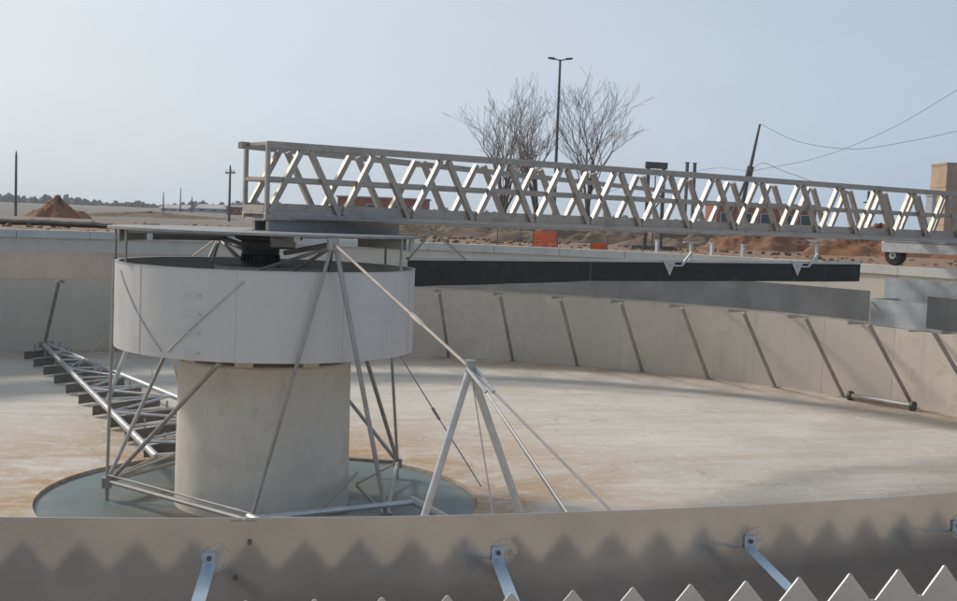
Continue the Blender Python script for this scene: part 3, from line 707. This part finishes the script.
cable([lt, at(800, 142, 58), at(855, 149, 56), at(910, 141, 54), at(957, 131, 52), at(1010, 116, 50)], 'cable in a shallow sag from the tip of the leaning mast')
cable([q-lk*.02, at(762, 163, 60), at(783, 171, 60), at(808, 180, 60), at(840, 196, 60), at(850, 232, 60)], 'short cable looping over from the leaning mast clamp')
cable([q, at(720, 168, 63), at(690, 172, 66), at(660, 176, 70), at(630, 184, 75), at(590, 200, 72)], 'cable running from the leaning mast towards the bare trees')

# black portal frame rig
b0, b1 = at(645.5, 232, 45), at(661, 232, 45); b0.z = b1.z = GZ-.04; H = at(645, 161, 45).z-GZ; dd = (b1-b0).normalized(); nn = Vector((-dd.y, dd.x, 0))
t_ = thing('steel_portal_frame', tuple(b0), 'black steel portal frame with heavy top beam standing behind bridge', 'frame')
for p in (b0, b1): part('post', MB().bar(p, p+Z*(H-.16), .12, .14, nn), m_dark, t_)
part('top_beam', MB().bar(b0-dd*.12+Z*(H-.10), b1+dd*.12+Z*(H-.12), .24, .24), m_dark, t_, bevel=.02)
part('crosspiece', MB().bar(b0+Z*(H*.62), b1+Z*(H*.62), .07, .08), m_dark, t_)
part('brace', MB().bar(b0+Z*(H*.35), b1+Z*(H*.60), .05, .05), m_dark, t_); part('ladder_rail', MB().bar((b0+b1)/2+nn*.1+Z*.0, (b0+b1)/2+nn*.1+Z*(H*.85), .035, .035), m_dark, t_)
part('base_beam', MB().bar(b0-dd*.5+Z*.1, b1+dd*.5+Z*.1, .25, .16), m_dark, t_)
for px, top, lab in ((684.5, 163, 'slim dark post of a close pair, the one nearer the portal frame'), (692, 163.5, 'slim dark post of a close pair, the one nearer the leaning mast')):
    p = gp(px, 55); h = at(px, top, 55).z-p.z
    solo('slim_post', MB().bar(p, p+Z*h, .11, .11, dv).bar(p+Z*h, p+Z*(h+.04), .15, .15, dv), m_pole, tuple(p), lab, 'post', 'pair of slim dark posts')
p = gp(867, 52); h = at(867, 191, 52).z-p.z
solo('scaffold_pole', MB().tube([p, p+Z*h], .06, 8).tube([p+Z*(h-.5)-dv*.3, p+Z*(h-.5)+dv*.3], .035, 6), M('green_paint', (.08, .17, .15), .6), tuple(p), 'dark green upright pole behind the bridge', 'pole')
p = gp(930, 50); h = at(930, 196, 50).z-p.z
solo('concrete_pillar', MB().bar(p, p+Z*h, .3, .3, dv).bar(p+Z*h, p+Z*(h+.06), .36, .36, dv), m_pale, tuple(p), 'grey square pillar in front of the brick tower', 'pillar')

def shed(name, px0, px1, top, dep, deep, label, mw, mroof, nwin, roof_rise=.0, cat='building'):
    a, b_ = at(px0, 222, dep), at(px1, 222, dep); a.z = b_.z = GZ; ztop = (at(px0, top, dep).z+at(px1, top, dep).z)/2-GZ
    d = (b_-a); W = d.length; d.normalize(); bk = Vector((-d.y, d.x, 0))
    t_ = thing(name, tuple((a+b_)/2), label, cat)
    part('wall', MB().prism([a-Z*.1, b_-Z*.1, b_-Z*.1+bk*deep, a-Z*.1+bk*deep], Z*(ztop+.1)), mw, t_)
    if roof_rise:
        e = .35; pr = [a-d*e-bk*e+Z*(ztop+.002), a-d*e+bk*(deep+e)+Z*(ztop+.002), a-d*e+bk*deep/2+Z*(ztop+roof_rise)]
        part('roof', MB().prism(pr, d*(W+2*e)), mroof, t_)
    else:
        part('roof', MB().prism([a-d*.2-bk*.25+Z*(ztop+.002), b_+d*.2-bk*.25+Z*(ztop+.002), b_+d*.2+bk*(deep+.2)+Z*(ztop+.002), a-d*.2+bk*(deep+.2)+Z*(ztop+.002)], Z*.18), mroof, t_)
    for k in range(nwin):
        c0 = a+d*W*(k+.5)/nwin-bk*.04; ww = min(.65, W/nwin*.3)
        wn = part('window', MB().prism([c0-d*ww+Z*(ztop*.42), c0+d*ww+Z*(ztop*.42), c0+d*ww+Z*(ztop*.74), c0-d*ww+Z*(ztop*.74)], bk*.039), m_pale, t_)
        part('pane', MB().prism([c0-bk*.012-d*ww*.85+Z*(ztop*.44), c0-bk*.012+d*ww*.85+Z*(ztop*.44), c0-bk*.012+d*ww*.85+Z*(ztop*.72), c0-bk*.012-d*ww*.85+Z*(ztop*.72)], bk*.01), m_glass, wn)
    return t_
shed('red_shed', 337, 427, 198.5, 150, 6, 'low red walled shed with flat roof seen through the bridge', m_redwall, m_roof, 4)
shed('red_building', 716, 816, 205, 120, 6, 'long low red brick building beyond the earth heaps', m_redwall, m_roof, 5)
shed('pale_shed', 160, 186, 208.5, 240, 8, 'pale low shed in the distance below the thin masts', m_pale, m_roof, 3, .8)
shed('grey_shed', 196, 243, 209, 250, 8, 'long grey shed in the distance behind the crossarm pole', M('grey_wall', (.40, .42, .44), .8), m_roof, 4, .9)
shed('dark_shed', 226, 262, 208, 190, 6, 'dark red shed in the distance next to the crossarm pole', m_redwall, m_roof, 3)
# brick tower
a, b_ = at(943, 235, 80), at(985, 235, 80); a.z = b_.z = GZ; d = (b_-a).normalized(); W = (b_-a).length; bk = Vector((-d.y, d.x, 0)); H = at(943, 162, 80).z-GZ
t_ = thing('brick_tower', tuple((a+b_)/2), 'square brown brick tower with projecting courses', 'tower')
part('shaft', MB().prism([a-Z*.1, b_-Z*.1, b_-Z*.1+bk*W, a-Z*.1+bk*W], Z*(H-.05)), m_brick, t_)
for z_, hh, e in ((H-.16, .148, .035), (H*.72, .10, .03), (H*.5, .10, .03), (H*.28, .1, .03)):
    part('brick_course', MB().prism([a-d*e-bk*e+Z*z_, b_+d*e-bk*e+Z*z_, b_+d*e+bk*(W+e)+Z*z_, a-d*e+bk*(W+e)+Z*z_], Z*hh), m_brick, t_)
wn = part('window', MB().prism([a+d*W*.4-bk*.03+Z*H*.55, a+d*W*.6-bk*.03+Z*H*.55, a+d*W*.6-bk*.03+Z*H*.68, a+d*W*.4-bk*.03+Z*H*.68], bk*.029), m_glass, t_)

# far belt of trees along the horizon: one mass nobody could count
rnd = random.Random(4); tm = MB()
def clump(c, rx, h):
    n = int(26+8*rx)
    for _ in range(n):
        u, v = rnd.uniform(-1, 1), rnd.random()
        w_ = (1-v*.55)
        p = Vector((c.x+u*rx*w_*cos(YAW), c.y-u*rx*w_*sin(YAW)+rnd.uniform(-2, 2), GZ+v*h*(1-.35*u*u)))
        s_ = rnd.uniform(.5, 1.25)*(1.1 if h > 4 else .8)
        a = Vector((rnd.uniform(-1, 1), rnd.uniform(-1, 1), rnd.uniform(-.6, 1))).normalized()*s_; b2 = a.orthogonal().normalized()*s_; c2 = a.cross(b2).normalized()*s_
        tm.add([p+a, p-a*.7, p+b2, p-b2, p+c2, p-c2], [(0, 2, 4), (2, 1, 4), (1, 3, 4), (3, 0, 4), (2, 0, 5), (1, 2, 5), (3, 1, 5), (0, 3, 5)])
for i in range(-10, 300):
    px = i*4.0+rnd.uniform(-3, 3); dep = rnd.uniform(560, 700)
    p = at(px, 222, dep); base_h = 2.6+1.3*sin(i*.13)+.9*sin(i*.41+1)
    clump(p, rnd.uniform(1.5, 3.2), max(1.2, base_h+rnd.uniform(-.6, 1.2)+(2.2 if rnd.random() < .07 else 0)))
wd = obj('distant_woodland', tm.mesh('distant_woodland', m_wood, None)); tag(wd, 'distant belt of trees along the horizon', 'woodland', kind='stuff')
# dry grass and weeds scattered over the outer rim
gm = MB()
for _ in range(900):
    a = rnd.uniform(20, 125); r = rnd.uniform(18.3, 27); p = pol(r, a, GZ-.03); hh = rnd.uniform(.05, .2)
    for j in range(3):
        l = Vector((rnd.uniform(-.6, .6), rnd.uniform(-.6, .6), 1)).normalized()*hh; s2 = Vector((rnd.uniform(-1, 1), rnd.uniform(-1, 1), 0)).normalized()*.012
        gm.add([p-s2, p+s2, p+l], [(0, 1, 2)])
gr = obj('dry_weeds', gm.mesh('dry_weeds', M('dry_grass', (.32, .26, .15), .9, var=.3, scale=2), None)); tag(gr, 'sparse dry weeds on the soil round the tank', 'weeds', kind='stuff')

cl = MB()
for _ in range(1500):
    a = rnd.uniform(18, 112); r = 18.2+rnd.random()**1.6*26; p = pol(r, a, GZ+.0); q = rnd.uniform(.03, .13)*(1+.5*(r > 26))
    A_ = Vector((rnd.uniform(-1, 1), rnd.uniform(-1, 1), .4)).normalized()*q; B_ = A_.orthogonal().normalized()*q*rnd.uniform(.6, 1); C_ = A_.cross(B_).normalized()*q*rnd.uniform(.5, .9)
    cl.add([p+A_, p-A_, p+B_, p-B_, p+C_, p-C_], [(0, 2, 4), (2, 1, 4), (1, 3, 4), (3, 0, 4), (2, 0, 5), (1, 2, 5), (3, 1, 5), (0, 3, 5)])
tag(obj('soil_clods', cl.mesh('soil_clods', m_brownheap, None)), 'loose clods and rubble strewn over soil round the tank', 'rubble', kind='stuff')
# ------------------------------------------------------------------ haze
hz = MB().box((-1560, -1560, -5.2), (1560, 1560, 16)); hme = bpy.data.meshes.new('haze'); hme.from_pydata(hz.v, [], hz.f)
hm = bpy.data.materials.new('haze_air'); hm.use_nodes = True; t = hm.node_tree; t.nodes.clear()
ho = N(t, 'ShaderNodeOutputMaterial'); pv = N(t, 'ShaderNodeVolumePrincipled'); pv.inputs['Color'].default_value = (.96, .98, 1, 1); pv.inputs['Density'].default_value = .0004; pv.inputs['Anisotropy'].default_value = .2
t.links.new(pv.outputs[0], ho.inputs['Volume']); hme.materials.append(hm)
ho_ = obj('haze', hme); tag(ho_, 'thin pale haze in the air', 'haze', kind='stuff')
